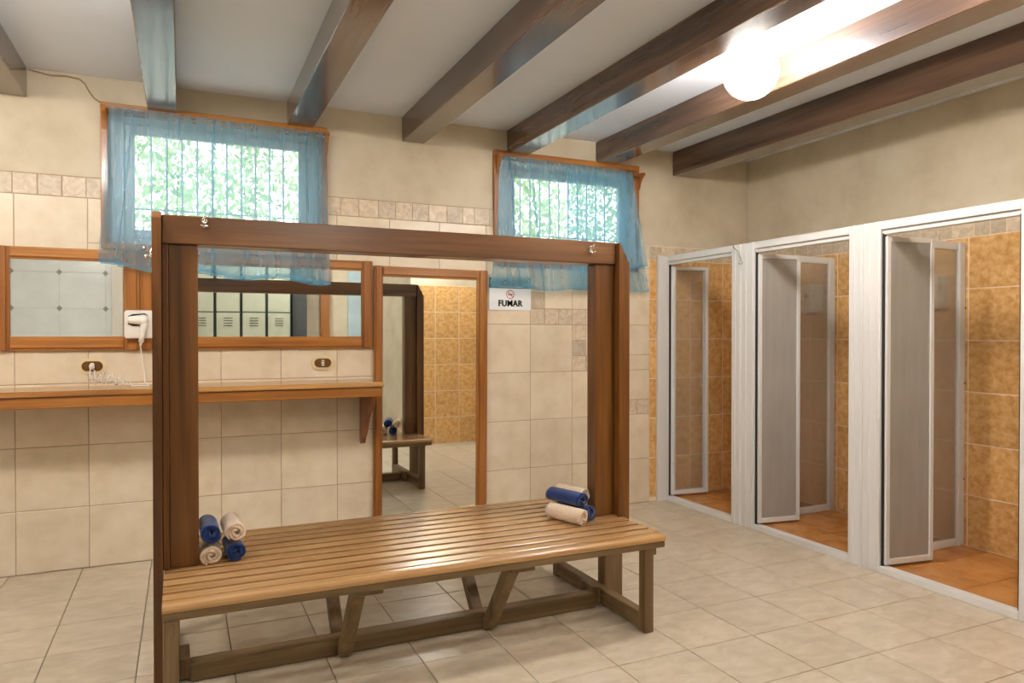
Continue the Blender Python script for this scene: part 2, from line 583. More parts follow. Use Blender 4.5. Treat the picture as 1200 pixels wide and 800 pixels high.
wall_back = MB()
zs = [0, 1.76, 2.485, CEIL]
for (x0, x1, z0, z1) in ((XL, XR, -0.1, 1.76), (XL, W1[0], 1.76, CEIL), (W1[1], W2[0], 1.76, CEIL), (W2[1], XR, 1.76, CEIL),
                         (W1[0], W1[1], W1[3], CEIL), (W2[0], W2[1], W2[3], CEIL)):
    wall_back.box(x0, x1, G, 0.22, z0, z1)
wall_back = struct(wall_back.build('wall_back', 'plaster'), 'plastered wall tiled below, with two curtained windows')
wall_right = struct(B(XR + G, XR + 0.2, YF - .2, 0.22, -0.1, CEIL).build('wall_right', 'plaster'), 'stained plaster wall above the shower cabins')
wall_left = struct(B(XL - 0.2, XL, YF - .2, 0.22, -0.1, CEIL).build('wall_left', 'plaster'))
wall_front = struct(B(XL, 3.2, YF - 0.2, YF - G, -0.1, CEIL).build('wall_front', 'plaster'))
YA = -3.42
wall_alcove = MB()
wall_alcove.box(3.2, XR, YF - .2, YA - G, -0.1, CEIL)
wall_alcove = struct(wall_alcove.build('wall_alcove', 'plaster'), 'ochre tiled wall seen in the tall mirror')
floor = struct(B(XL, XR, YF, 0.2, -0.12, -G).build('floor', 'floor_grout'), 'beige ceramic tiled floor')
ceiling = struct(B(XL - .2, XR + .2, YF - .2, 0.22, CEIL, CEIL + 0.1).build('ceiling', 'ceiling'), 'pale grey painted ceiling between the beams')

# grout backing under the tiled zones
gb = MB()
for r in [r for h in [(XL, 4.0, 0, 2.115)] for r in subtract(h, (W1[0], W1[1], W1[2], 3))]:
    for q in subtract(r, (W2[0], W2[1], W2[2], 3)):
        for t in subtract(q, (3.862, 4.01, 1.95, 3)):
            gb.box(t[0], t[1], 0.0022, G, t[2], t[3])
B(4.0, XR, 0.0022, G, 0, 1.935).build('grout', 'light_grout', wall_back)
gb.build('grout', 'grout', wall_back)
B(XR + 0.0022, XR + G, -2.75, 0, 0, 1.935).build('grout', 'light_grout', wall_right)
B(3.2, XR, YA - G, YA - 0.0022, 0, 1.83).build('grout', 'light_grout', wall_alcove)

# back wall tiles: modular cream tiles, mosaic border on top and stepping down to the right of the sign
def wall_tile(r, border=False):
    for q in subtract(r, (W1[0], W1[1], W1[2], 3)):
        for t in subtract(q, (W2[0], W2[1], W2[2], 3)):
            for s in subtract(t, (3.862, 4.2, 1.95, 3)):
                tile(wall_back, 'border_tile' if border else 'tile', 'border_tile' if border else 'wall_tile', '-y',
                     ((s[0] + s[1]) / 2, G, (s[2] + s[3]) / 2), s[1] - s[0], s[3] - s[2], G)
d = S / 3
colstrip = {(9, 4), (9, 5), (10, 3), (11, 2)}
rowstrip = {(9, 4), (10, 3), (11, 2)}
corner = {(10, 4), (11, 3)}
for n in range(-4, 12):
    for k in range(6):
        x0, x1, z0, z1 = n * S, (n + 1) * S, k * S, (k + 1) * S
        x0 = max(x0, XL)
        if (n, k) in colstrip:
            lo = 0
            for i in range(3): wall_tile((x0, x0 + d, z0 + i * d, z0 + (i + 1) * d), True)
            if (n, k) in rowstrip:
                for i in (1, 2): wall_tile((x0 + i * d, x0 + (i + 1) * d, z0, z0 + d), True)
                lo = d
            wall_tile((x0 + d, x1, z0 + lo, z1))
        elif (n, k) in corner:
            wall_tile((x0, x0 + d, z0, z0 + d), True)
            wall_tile((x0 + d, x1, z0, z0 + d))
            wall_tile((x0, x1, z0 + d, z1))
        else:
            wall_tile((x0, x1, z0, z1))
x = XL
rnd = random.Random(4)
while x < 3.86:
    wd = rnd.choice((0.085, 0.111, 0.111, 0.125))
    wall_tile((x, min(x + wd, 4.0), 2.0, 2.112), True)
    x += wd
# ochre tiles on the end of the back wall (first shower) and border above
xe = [4.0, 4.066, 4.386, 4.706, XR]
ze = [0.0, 0.03] + [0.03 + 0.30 * i for i in range(1, 7)]
for i in range(4):
    for k in range(1, 7):
        tile(wall_back, 'ochre_tile', 'orange_tile', '-y', ((xe[i] + xe[i + 1]) / 2, G, ze[k] + .15), xe[i + 1] - xe[i], 0.30, G, .007)
x = 4.0
while x < XR - .01:
    wd = min(0.115, XR - x)
    tile(wall_back, 'border_tile', 'border_tile', '-y', (x + wd / 2, G, 1.88), wd, 0.10, G)
    x += wd
# right wall, inside the showers
ye = [0, -0.32, -0.64, -0.88, -1.20, -1.50, -1.80, -2.13, -2.45, -2.75]
for i in range(9):
    for k in range(1, 7):
        tile(wall_right, 'ochre_tile', 'orange_tile', '-x', (XR + G, (ye[i] + ye[i + 1]) / 2, ze[k] + .15), ye[i] - ye[i + 1], 0.30, G, .007)
y = 0.0
while y > -2.74:
    wd = rnd.choice((0.09, 0.115, 0.13))
    wd = min(wd, y + 2.75)
    tile(wall_right, 'border_tile', 'border_tile', '-x', (XR + G, y - wd / 2, 1.88), wd, 0.10, G)
    y -= wd
# ochre wall behind, seen in the tall mirror
for i in range(6):
    for k in range(6):
        x0, x1 = 3.2 + i * .293, min(3.2 + (i + 1) * .293, XR)
        tile(wall_alcove, 'ochre_tile', 'orange_tile', '+y', ((x0 + x1) / 2, YA - G, k * .305 + .1525), x1 - x0, 0.305, G, .008)
# floor tiles
fx = [-0.03 + S * i for i in range(-4, 15)]
fy = [-0.17 - 0.3345 * i for i in range(0, 15)]
fx = [XL] + [q for q in fx if XL + .02 < q < SHX - .05] + [SHX + 0.02]
fy = [0.0] + [q for q in fy if q > YF + .02] + [YF]
for i in range(len(fx) - 1):
    for j in range(len(fy) - 1):
        xc, yc = (fx[i] + fx[i + 1]) / 2, (fy[j] + fy[j + 1]) / 2
        if xc > 3.2 and yc < YA: continue
        tile(floor, 'floor_tile', 'floor_tile', '+z', (xc, yc, -G), fx[i + 1] - fx[i], fy[j] - fy[j + 1], G)
# raised terracotta floor of the showers
tray = B(SHX + 0.02, XR, -2.70, 0, -0.01, 0.024).build('shower_floor', 'light_grout', floor)
sx = [SHX + 0.03, 4.47, 4.76, XR]
sy = [0, -0.30, -0.62, -0.94, -1.27, -1.60, -1.93, -2.25, -2.57, -2.70]
for i in range(3):
    for j in range(9):
        tile(floor, 'terracotta_tile', 'orange_floor', '+z', ((sx[i] + sx[i + 1]) / 2, (sy[j] + sy[j + 1]) / 2, 0.024), sx[i + 1] - sx[i], sy[j] - sy[j + 1], G, 0.007)

# ------------------------------------------------------------------ ceiling beams
bl = ['dark varnished ceiling beam cut by the upper left corner of the picture',
      'dark ceiling beam over the left part of the left window',
      'dark ceiling beam over the right end of the left window',
      'dark ceiling beam meeting the bare plaster between the two windows',
      'dark ceiling beam over the left end of the right window, left of the globe lamp',
      'ceiling beam lit orange by the globe lamp, over the right window',
      'dark ceiling beam nearest the wall above the showers']
for i, (x0, x1, zb) in enumerate(((-0.095, 0.063, 2.507), (0.625, 0.775, 2.507), (1.372, 1.524, 2.515), (2.082, 2.232, 2.502), (2.82, 2.97, 2.50), (3.53, 3.685, 2.503), (4.212, 4.37, 2.478))):
    o = B(0, x1 - x0, -5.05, 0.0, zb - CEIL, 0, 0.004).build('ceiling_beam', 'beam', None, (x0, 0, CEIL))
    tag(o, bl[i], 'beam', 'exposed ceiling beams')

# ------------------------------------------------------------------ globe lamps
def globe(label, x, y):
    t = thing('globe_lamp', label, 'lamp', (x, y, CEIL), group='opal globe ceiling lamps')
    MB().lathe([(0.055, 0), (0.055, -0.012), (0.042, -0.03), (0.036, -0.05)], seg=24).build('ceiling_canopy', 'grey_metal', t)
    R = 0.127
    prof = [(0.004, -0.04 - 0)]
    prof = [(max(0.002, R * math.sin(a)), -0.033 - R + R * math.cos(a)) for a in [PI * k / 28 for k in range(1, 28)]]
    MB().lathe(prof, seg=40).build('globe', 'lamp', t)
    return t
globe('white opal globe lamp glowing between the ceiling beams', 3.235, -1.875)
globe('lit opal globe lamp between the beams left of the bench', 0.345, -1.9)
globe('added fill lamp, opal globe between the beams beside the ochre wall', 3.235, -3.12)  # unseen lamp, added as extra fill for the room
globe('added fill lamp, opal globe between the wall and the leftmost beam', -0.45, -1.9)  # added out of view to raise the general brightness
globe('added fill lamp, opal globe between the beams by the lockers', 1.80, -4.40)  # added behind the camera to light what the mirrors show

# ------------------------------------------------------------------ windows
def window(idx, W, label, pane):
    x0, x1, z0, z1 = W
    root = bpy.data.objects.new('window_%d' % idx, None)
    col.objects.link(root)
    root.location = ((x0 + x1) / 2, 0, z0)
    struct(root, label)
    ox, oz = -(x0 + x1) / 2, -z0
    def part(name, mat, *bs, parent=root):
        m = MB()
        for b in bs: m.box(b[0] + ox, b[1] + ox, b[2], b[3], b[4] + oz, b[5] + oz, 0.003)
        return m.build(name, mat, parent)
    cw = 0.032
    part('casing', 'frame_z', (x0 - cw, x0 + .004, -0.02, 0.16, z0 - .01, z1 + .0))
    part('casing', 'frame_z', (x1 - .004, x1 + cw, -0.02, 0.16, z0 - .01, z1 + .0))
    part('head_casing', 'frame_x', (x0 - cw, x1 + cw, -0.022, 0.16, z1 - .005, z1 + .03))
    part('sill', 'frame_x', (x0 - cw, x1 + cw, -0.022, 0.17, z0 - .03, z0 + .004))
    px0, px1, pz0, pz1 = pane
    f = part('sash', 'sash', (px0 - .05, px0, .11, .15, pz0 - .05, pz1 + .05), (px1, px1 + .05, .11, .15, pz0 - .05, pz1 + .05),
             (px0, px1, .11, .15, pz0 - .05, pz0), (px0, px1, .11, .15, pz1, pz1 + .05))
    part('reveal_board', 'sash', (x0, px0 - .05, .10, .16, z0, z1), (px1 + .05, x1, .10, .16, z0, z1),
         (px0 - .05, px1 + .05, .10, .16, z0, pz0 - .05), (px0 - .05, px1 + .05, .10, .16, pz1 + .05, z1))
    m = MB().box(px0 - .005 + ox, px1 + .005 + ox, .128, .132, pz0 - .005 + oz, pz1 + .005 + oz)
    m.build('pane', 'glass', f)
    nb = int((px1 - px0) / 0.085)
    for i in range(1, nb + 1):
        xb = px0 + (px1 - px0) * i / (nb + 1)
        MB().tube([(xb + ox, .19, z0 + oz), (xb + ox, .19, z1 + oz)], 0.0065, 6).build('security_bar', 'bars', root)
    for zz in (pz0 + .13,):
        MB().tube([(x0 + ox, .19, zz + oz), (x1 + ox, .19, zz + oz)], 0.006, 6).build('cross_bar', 'bars', root)
    return root
window(1, W1, 'left window with wooden casing and security bars', (0.555, 1.455, 1.86, 2.40))
window(2, W2, 'right window with wooden casing and security bars', (2.93, 3.80, 1.85, 2.375))

# ------------------------------------------------------------------ outdoors behind the windows
struct(B(-8, 14, 0.3, 14, -0.3, -0.2).build('ground', 'outdoor_ground'), 'pale ground outside the windows')
def tree(label, x, y, h, cr, seed, n=3600, cz=None):
    r = random.Random(seed)
    t = thing('tree', label, 'tree', (x, y, -0.2), group='trees outside the windows')
    MB().tube([(0, 0, 0), (r.uniform(-.05, .05), 0, h * .4), (r.uniform(-.15, .15), 0, h)], [0.11, .09, .04], 8).build('trunk', 'bark', t)
    m = MB()
    for i in range(n):
        a, b = r.uniform(0, 2 * PI), math.acos(r.uniform(-1, 1))
        q = cr * r.uniform(.35, 1) ** .5
        c = Vector((q * math.sin(b) * math.cos(a), q * math.sin(b) * math.sin(a) * .8, (cz or h * .75) + q * math.cos(b) * 1.1))
        u = Vector((r.uniform(-1, 1), r.uniform(-1, 1), r.uniform(-1, 1))).normalized()
        v = u.cross(Vector((r.uniform(-1, 1), r.uniform(-1, 1), r.uniform(-1, 1)))).normalized()
        s = r.uniform(.03, .07)
        m.add([c - u * s, c + v * s * .5, c + u * s, c - v * s * .5], [(0, 1, 2, 3)])
    f = m.build('foliage', 'leaf', t)
    f['kind'] = 'stuff'
tree('slender leafy tree outside the left part of the left window', 0.1, 4.2, 3.6, 1.2, 1)
tree('leafy tree outside the right part of the left window', 2.3, 4.9, 4.4, 1.25, 2)
tree('leafy tree outside the left part of the right window', 4.5, 4.2, 3.8, 1.1, 3)
tree('leafy tree outside the right part of the right window', 7.2, 5.0, 4.2, 1.2, 4)

# ------------------------------------------------------------------ curtains
def curtain_sheet(fn, nu, nv, v0=0.0, v1=1.0):
    m = MB()
    v = []
    for j in range(nv + 1):
        for i in range(nu + 1):
            v.append(fn(i / nu, v0 + (v1 - v0) * j / nv))
    f = []
    for j in range(nv):
        for i in range(nu):
            a = j * (nu + 1) + i
            f.append((a, a + 1, a + nu + 2, a + nu + 1))
    return m.add(v, f, True)
def curtain_fn(xa, xb, xa2, xb2, ztop, zbot, y0, y1, folds, seed, wob=0.012):
    ph = [random.Random(seed * 7 + k).uniform(0, 6.28) for k in range(8)]
    def fn(u, v):
        a = xa + (xb - xa) * u
        b = xa2 + (xb2 - xa2) * u
        e = v ** 1.3
        x = a + (b - a) * e
        zt = ztop(u); zb = zbot(u)
        z = zt + (zb - zt) * v
        y = y0 + (y1 - y0) * v
        g = (1 - v) ** 3
        y += 0.004 * g * math.sin(u * 110 + ph[0] + 2 * math.sin(u * 13)) + 0.013 * math.sin(u * 39 + ph[1] + 1.5 * math.sin(u * 7)) * min(1, v * 5) * (1 - .4 * v)
        y += wob * v * (math.sin(u * 21 + ph[2] + 1.5 * v) + .7 * math.sin(u * 37 + ph[3] - v))
        y += 0.004 * math.sin(v * 14 + u * 9 + ph[4]) * math.sin(u * 26 + ph[5]) * v
        for (u0, du, wd, amp, dep) in folds:
            s = (u - (u0 + du * v)) / wd
            if abs(s) < 3.5:
                q = math.exp(-s * s)
                x += -1.45 * amp * s * q
                y += -1.6 * dep * q * (.4 + .6 * v)
        return (x, y, z)
    return fn
def curtain(label, base, fns, rod, corbels):
    t = thing('sheer_curtain', label, 'curtain', base, group='sheer blue window curtains')
    off = Vector(base)
    for fn in fns:
        g = lambda u, v, fn=fn: tuple(Vector(fn(u, v)) - off)
        c = curtain_sheet(g, 260, 36, 0, .975).build('cloth_panel', 'sheer', t)
        curtain_sheet(g, 260, 2, .975, 1.0).build('hem', 'hem', c)
    (ra, rb) = rod
    MB().tube([Vector(ra) - off, Vector(rb) - off], 0.006, 10).build('rod', 'frame_x', t)
    for c in corbels:
        p = Vector(c) - off
        k = MB()
        prof = [(0, .035), (-.085, .035), (-.09, .018), (-.06, 0.0), (-.035, -.03), (-.022, -.075), (0, -.09)]
        k.prism([(p.y + a, p.z + b) for a, b in prof], 'x', p.x - .011, p.x + .011)
        k.build('rod_bracket', 'frame_z', t)
fn1 = curtain_fn(0.442, 1.588, 0.388, 1.618, lambda u: 2.494 - .016 * u, lambda u: 1.625 - .05 * u + .012 * math.sin(u * 17 + 1) + (.02 if u < .2 else 0) * (1 - u / .2),
                 -0.074, -0.082, [(0.10, -.03, .02, .025, .012), (0.255, .0, .008, .010, .008), (0.30, .0, .008, .012, .01), (0.455, .005, .014, .022, .014), (0.60, 0, .007, .01, .006), (.73, .01, .007, .01, .008), (0.89, .02, .018, .024, .012), (.96, .0, .012, .016, .01)], 3)
curtain('sheer blue curtain at the left window, hanging behind the left bench post', (1.01, 0, 1.6), [fn1], ((0.425, -.06, 2.47), (1.60, -.06, 2.458)), [(0.418, -.0, 2.455), (1.598, 0, 2.45)])
fn2a = curtain_fn(2.745, 3.80, 2.66, 3.93, lambda u: 2.470 - .02 * u, lambda u: 1.60 + .17 * max(0, (u - .70) / .3) ** .4 if u > .70 else 1.575 + .012 * math.sin(u * 14),
                  -0.076, -0.092, [(0.05, .12, .016, .028, .018), (0.20, .11, .022, .034, .02), (.33, .03, .008, .01, .008), (.48, .12, .009, .012, .01), (.90, .03, .02, .02, .015)], 5)
fn2b = curtain_fn(3.25, 3.80, 3.30, 3.95, lambda u: 2.455 - .01 * u, lambda u: 1.578, -0.048, -0.060, [(.6, .1, .02, .01, .01)], 9, .006)
curtain('sheer blue curtain at the right window, flaring at the hem over the sign', (3.3, 0, 1.58), [fn2a, fn2b], ((2.735, -.06, 2.45), (3.885, -.06, 2.432)), [(2.742, 0, 2.44), (3.888, 0, 2.42)])

# ------------------------------------------------------------------ wall mirrors over the shelf
def frame_mirror(name, label, cx, z0, wd, ht, fw_l, fw_r, fw_t, fw_b, th=0.032, back=-0.002, rot=(0, 0, 0), group=None):
    t = thing(name, label, 'mirror', (cx, back, z0), rot, group)
    hw = wd / 2
    def rail(n, m, pts):
        mb = MB()
        mb.prism(pts, 'y', -th * .62, 0)
        cx_ = sum(p[0] for p in pts) / 4; cz_ = sum(p[1] for p in pts) / 4
        return mb
    def molded(n, mat, x0, x1, za, zb):
        m = MB().box(x0, x1, -th * .6, 0, za, zb, .002)
        if x1 - x0 > zb - za:
            q = (zb - za) * .18
            m.box(x0 + .0, x1 - .0, -th, -th * .6, za + q, zb - q, .004)
        else:
            q = (x1 - x0) * .18
            m.box(x0 + q, x1 - q, -th, -th * .6, za, zb, .004)
        return m.build(n, mat, t)
    molded('frame_stile', 'frame_z', -hw, -hw + fw_l, 0, ht)
    molded('frame_stile', 'frame_z', hw - fw_r, hw, 0, ht)
    molded('frame_rail', 'frame_x', -hw + fw_l, hw - fw_r, ht - fw_t, ht)
    molded('frame_rail', 'frame_x', -hw + fw_l, hw - fw_r, 0, fw_b)
    B(-hw + fw_l - .005, hw - fw_r + .005, -0.010, -0.004, fw_b - .005, ht - fw_t + .005).build('mirror_glass', 'mirror', t)
    return t
frame_mirror('wall_mirror', 'wood framed wall mirror above the shelf, left of the hair dryer', 0.2415, 1.178, 0.683, 0.545, .085, .078, .065, .075, group='mirrors above the shelf')
frame_mirror('wall_mirror', 'wood framed wall mirror above the shelf, right of the bench post', 1.2355, 1.178, 1.301, 0.545, .07, .072, .062, .073, group='mirrors above the shelf')
frame_mirror('tall_mirror', 'tall wood framed mirror standing on the floor left of the sign', 2.272, 0.005, 0.775, 1.69, .056, .074, .066, .07, th=.036, rot=(0, math.radians(0.35), math.radians(0.35)))

# ------------------------------------------------------------------ shelf
t = thing('wall_shelf', 'long varnished wooden shelf below the wall mirrors', 'shelf', (0.6, 0, 0.9))
B(-1.7, 1.268, -0.36, -0.001, 0.058, 0.086, .004).build('top_board', 'shelf', t)
B(-1.7, 1.262, -0.345, -0.318, 0.0, 0.056, .003).build('apron', 'frame_x', t)
B(1.236, 1.262, -0.316, -0.001, 0.0, 0.056, .003).build('end_apron', 'frame_y', t)
prof = [(-.316, 0.0), (-.001, 0.0), (-.001, -.305), (-.02, -.318), (-.045, -.31), (-.06, -.28), (-.085, -.255), (-.12, -.22), (-.15, -.17), (-.19, -.12), (-.25, -.075), (-.30, -.045)]
for xb in (1.205, -1.2):
    MB().prism(prof, 'x', xb, xb + .028).build('bracket', 'frame_y', t)

# ------------------------------------------------------------------ outlets
for (cx, cz, lb) in ((0.353, 1.092, 'oval brass wall outlet below the left wall mirror, plug coiled beneath it'), (1.578, 1.090, 'oval brass wall outlet near the right end of the shelf')):
    t = thing('wall_outlet', lb, 'outlet', (cx, 0, cz), group='oval outlets above the shelf')
    MB().prism(rrect(0, 0, .066, .043, .042, 8), 'y', -.010, 0).build('surround', 'cream', t)
    p = MB().prism(rrect(0, 0, .050, .027, .0265, 8), 'y', -.014, -.0102).build('plate', 'brass', t)
    MB().box(-.008, .008, -.018, -.0142, -.018, .018, .002).build('socket', 'plastic', p)
    for q in (-1, 1):
        MB().box(-.004, .004, -.0186, -.0181, q * .009 - .003, q * .009 + .003).build('socket_slot', 'dark', p)

# ------------------------------------------------------------------ hair dryer on its wall unit
t = thing('hair_dryer', 'white wall-mounted hair dryer on the mirror frame', 'hair dryer', (0.582, -0.036, 1.243))
MB().prism(rrect(0, .0765, .0715, .0765, .016, 5), 'y', -.034, 0).prism(rrect(0, .0765, .066, .071, .014, 5), 'y', -.038, -.034).build('wall_unit', 'plastic', t)
MB().prism([(-.054, .078), (-.052, .122), (-.03, .132), (.028, .137), (.042, .128), (.047, .10), (.042, .07), (-.03, .066)], 'y', -.040, -.0381).build('cradle_recess', 'dark', t)
MB().lathe([(.004, -.052), (.017, -.051), (.020, -.045), (.024, -.01), (.029, .018), (.028, .034), (.020, .044), (.004, .046)], (0, -.052, .1), 'x', 20).build('barrel', 'plastic', t)
MB().tube([(.026, -.055, .085), (.022, -.058, .055), (.016, -.06, .02), (.010, -.06, -.022)], [.019, .017, .015, .013], 12).build('handle', 'plastic', t)
MB().tube([(.010, -.06, -.022), (.008, -.06, -.045)], [.008, .005], 8).build('cord_guard', 'plastic', t)
pts = [(.008, -.06, -.04), (.016, -.064, -.12), (.026, -.08, -.19), (.03, -.10, -.238), (.05, -.12, -.253), (.02, -.14, -.253), (-.04, -.13, -.253)]
pts2 = []
for i in range(len(pts) - 1):
    for k in range(5):
        s = k / 5
        pts2.append(tuple(pts[i][c] * (1 - s) + pts[i + 1][c] * s for c in range(3)))
# coiled cord heaped on the shelf, ending in the plug at the outlet
coil = []
path = [(-.04, -.13), (-.09, -.11), (-.14, -.12), (-.19, -.09), (-.23, -.075)]
for i in range(301):
    s = i / 300 * (len(path) - 1)
    k = min(int(s), len(path) - 2); fr = s - k
    px_ = path[k][0] * (1 - fr) + path[k + 1][0] * fr
    py_ = path[k][1] * (1 - fr) + path[k + 1][1] * fr
    r = .008 + .017 * min(1, i / 120)
    a = i / 300 * 2 * PI * 13
    lift = .012 * (i / 300) + .012 * (1 + math.sin(i * .05)) * (i / 300)
    coil.append((px_ + r * .7 * math.sin(a * .5), py_ + r * math.cos(a), -.252 + r + r * math.sin(a) + lift))
tailc = [(-.235, -.06, -.20), (-.232, -.035, -.165), (-.229, -.004, -.150)]
MB().tube(pts2 + coil + tailc, 0.0028, 6).build('coiled_cord', 'plastic', t)
MB().box(-.241, -.217, -.004, .018, -.163, -.139, .003).build('plug', 'plastic', t)

# ------------------------------------------------------------------ sign
t = thing('wall_sign', 'white no smoking sign reading PROHIBIDO FUMAR beside the tall mirror', 'sign', (2.842, -0.001, 1.43))
B(-.158, .158, -.006, 0, 0, .225, .001).build('board', 'sign_white', t)
B(-.158, .158, -.0075, -.0061, .15, .225).build('header_band', 'sign_teal', t)
def text(body, size, cx, cz, mat, y, sx=1.0, bold=0.0):
    cu = bpy.data.curves.new('lettering', 'FONT')
    cu.body = body
    cu.space_character = 1.08
    cu.size = size
    cu.align_x = 'CENTER'
    cu.offset = bold
    cu.extrude = 0.0004
    tmp = bpy.data.objects.new('lettering', cu)
    col.objects.link(tmp)
    dg = bpy.context.evaluated_depsgraph_get()
    me = bpy.data.meshes.new_from_object(tmp.evaluated_get(dg))
    bpy.data.objects.remove(tmp, do_unlink=True)
    for v in me.vertices:
        xx, yy, zz = v.co
        v.co = (xx * sx + cx, y - zz, yy + cz)
    n0 = len(me.vertices)
    vv = [tuple(v.co) for v in me.vertices]
    ff = [tuple(p.vertices) for p in me.polygons]
    thick = size * .035
    V, F = [], []
    for (ddx, ddz) in ((-thick, 0), (thick, 0), (0, thick * .5), (0, -thick * .5)):
        b0 = len(V)
        V += [(a + ddx, b, c + ddz) for a, b, c in vv]
        F += [tuple(b0 + i for i in f) for f in ff]
    me = bpy.data.meshes.new('lettering')
    me.from_pydata(V, [], F)
    me.materials.append(M[mat])
    o = bpy.data.objects.new('lettering', me)
    col.objects.link(o)
    o.parent = t
    return o
text('PROHIBIDO', .044, 0, .166, 'sign_white', -.0082, 1.0, .0005)
text('FUMAR', .058, 0, .028, 'sign_black', -.0070, .92, .0009)
ring = MB()
nn = 32
rp = [(math.cos(2 * PI * k / nn), math.sin(2 * PI * k / nn)) for k in range(nn)]
v = [(a * .031 + 0, -.0066, b * .031 + .108) for a, b in rp] + [(a * .026, -.0066, b * .026 + .108) for a, b in rp]
ring.add(v, [(k, (k + 1) % nn, nn + (k + 1) % nn, nn + k) for k in range(nn)])
ring.add([(-.021, -.0067, .126), (-.018, -.0067, .129), (.021, -.0067, .090), (.018, -.0067, .087)], [(0, 1, 2, 3)])
ring.build('prohibition_ring', 'sign_red', t)
B(-.018, .018, -.0066, -.0062, .104, .111).build('cigarette_print', 'sign_black', t)
rim = MB()
po = rrect(0, .187, .145, .029, .022, 6); pi_ = rrect(0, .187, .142, .026, .020, 6)
n_ = len(po)
rim.add([(a, -.0079, b) for a, b in po] + [(a, -.0079, b) for a, b in pi_], [(k, (k + 1) % n_, n_ + (k + 1) % n_, n_ + k) for k in range(n_)])
rim.build('header_outline', 'sign_white', t)

# ------------------------------------------------------------------ thin cable on the upper left wall
cp = [(0.07, -.004, 2.652), (0.17, -.004, 2.635), (0.24, -.004, 2.642), (0.30, -.004, 2.636), (.325, -.004, 2.615), (.345, -.004, 2.575), (.37, -.004, 2.54), (.40, -.004, 2.522)]
tag(MB().tube(cp, .004, 6).build('wall_cable', 'cable'), 'thin cable running along the plaster to the left window corner', 'cable')

# ------------------------------------------------------------------ showers
def shower(label, ya, yb, base_y, posts, clear=False, part_y=None, flange=False, last=False):
    """ya..yb = door opening; posts = list of (y0,y1) front posts that belong to this cabin"""
    t = thing('shower_cabin', label, 'shower', (SHX, ya, 0), group='shower cabins along the right wall')
    def P(x0, x1, y0, y1, z0, z1, c=.003):
        return MB().box(x0, x1, y0 - ya, y1 - ya, z0, z1, c)
    for (y0, y1) in posts:
        m = P(0, .05, y0, y1, 0, 1.86)
        wd = abs(y1 - y0)
        if wd > .06:
            for fr in (.35, .85):
                yy = y0 + (y1 - y0) * fr
                m.box(-.004, 0.002, yy - ya - .006, yy - ya + .006, 0, 1.86, .0015)
        m.build('post', 'white', t)
    if flange:
        P(-.082, .0, -.028, -.001, 0, 1.86).build('wall_channel', 'white', t)
    P(0, .05, yb, ya, 1.815, 1.86).build('header', 'white', t)
    P(.012, .045, yb, ya, 1.79, 1.815).build('header_track', 'white', t)
    P(0, .05, yb, ya, 0, .038).build('sill', 'white', t)
    P(.012, .030, ya - .012, ya - .002, .04, 1.80, .001).build('seal', 'rubber', t)
    P(.012, .030, yb + .002, yb + .010, .04, 1.80, .001).build('seal', 'rubber', t)
    # folding door: two leaves folded together, swung into the cabin
    L = 0.325
    for k, (x0, y0, x1, y1) in enumerate(((.022, ya - .016, .022 + L - .008, ya - .058), (.026 + L - .01, ya - .022, .06, ya + .012 - .02))):
        if k == 1:
            x0, y0, x1, y1 = .022 + L - .006, ya - .030, .045, ya - .004
        leaf = bpy.data.objects.new('door_leaf', None)
        col.objects.link(leaf)
        dx, dy = x1 - x0, y1 - y0
        ln = math.hypot(dx, dy)
        leaf.parent = t
        leaf.location = (x0, y0 - ya, .045)
        leaf.rotation_euler = (0, 0, math.atan2(dy, dx))
        H = 1.735
        fw = .026
        fr = MB()
        fr.box(0, fw, -.010, .010, 0, H, .003).box(ln - fw, ln, -.010, .010, 0, H, .003)
        fr.box(fw, ln - fw, -.010, .010, 0, fw + .006, .003).box(fw, ln - fw, -.010, .010, H - fw, H, .003)
        fo = fr.build('door_leaf', 'white', t)
        fo.location = leaf.location; fo.rotation_euler = leaf.rotation_euler
        bpy.data.objects.remove(leaf, do_unlink=True)
        B(fw - .003, ln - fw + .003, -.003, .003, fw, H - fw + .003).build('glass_pane', 'frost_clear' if clear else 'frost', fo)
        if k == 1: B(.03, .036, -.02, -.010, .8, .92, .002).build('handle', 'white', fo)
    if part_y is not None:
        fo = MB()
        py = part_y - ya
        X1 = XR - SHX
        fo.box(.05, .09, py - .012, py + .012, .03, 1.80, .003).box(X1 - .055, X1 - .002, py - .02, py + .012, .03, 1.80, .003)
        fo.box(.09, X1 - .055, py - .012, py + .012, .03, .075, .003).box(.09, X1 - .055, py - .012, py + .012, 1.755, 1.80, .003)
        fo = fo.build('partition_frame', 'white', t)
        B(.088, X1 - .053, py - .003, py + .003, .073, 1.757).build('glass_pane', 'frost_partition', fo)
        if last:
            for zz in (.42, .98, 1.42): MB().lathe([(.001, 0), (.006, 0), (.005, .004), (.001, .005)], (X1 - .01, py - .025, zz), 'y', 8).build('screw_cap', 'grey_metal', fo)
    return t
shower('shower cabin nearest the window wall, ochre tiles showing through its door', -.03, -.728, 0, [(-.002, -.03), (-.728, -.819)], True, None, True)
shower('middle shower cabin with frosted folding door swung inward', -.934, -1.658, 0, [(-.821, -.934), (-1.658, -1.746)], False, -.845)
shower('shower cabin nearest the camera with frosted door swung inward', -1.856, -2.552, 0, [(-1.748, -1.856), (-2.552, -2.68)], False, -1.765, last=True)
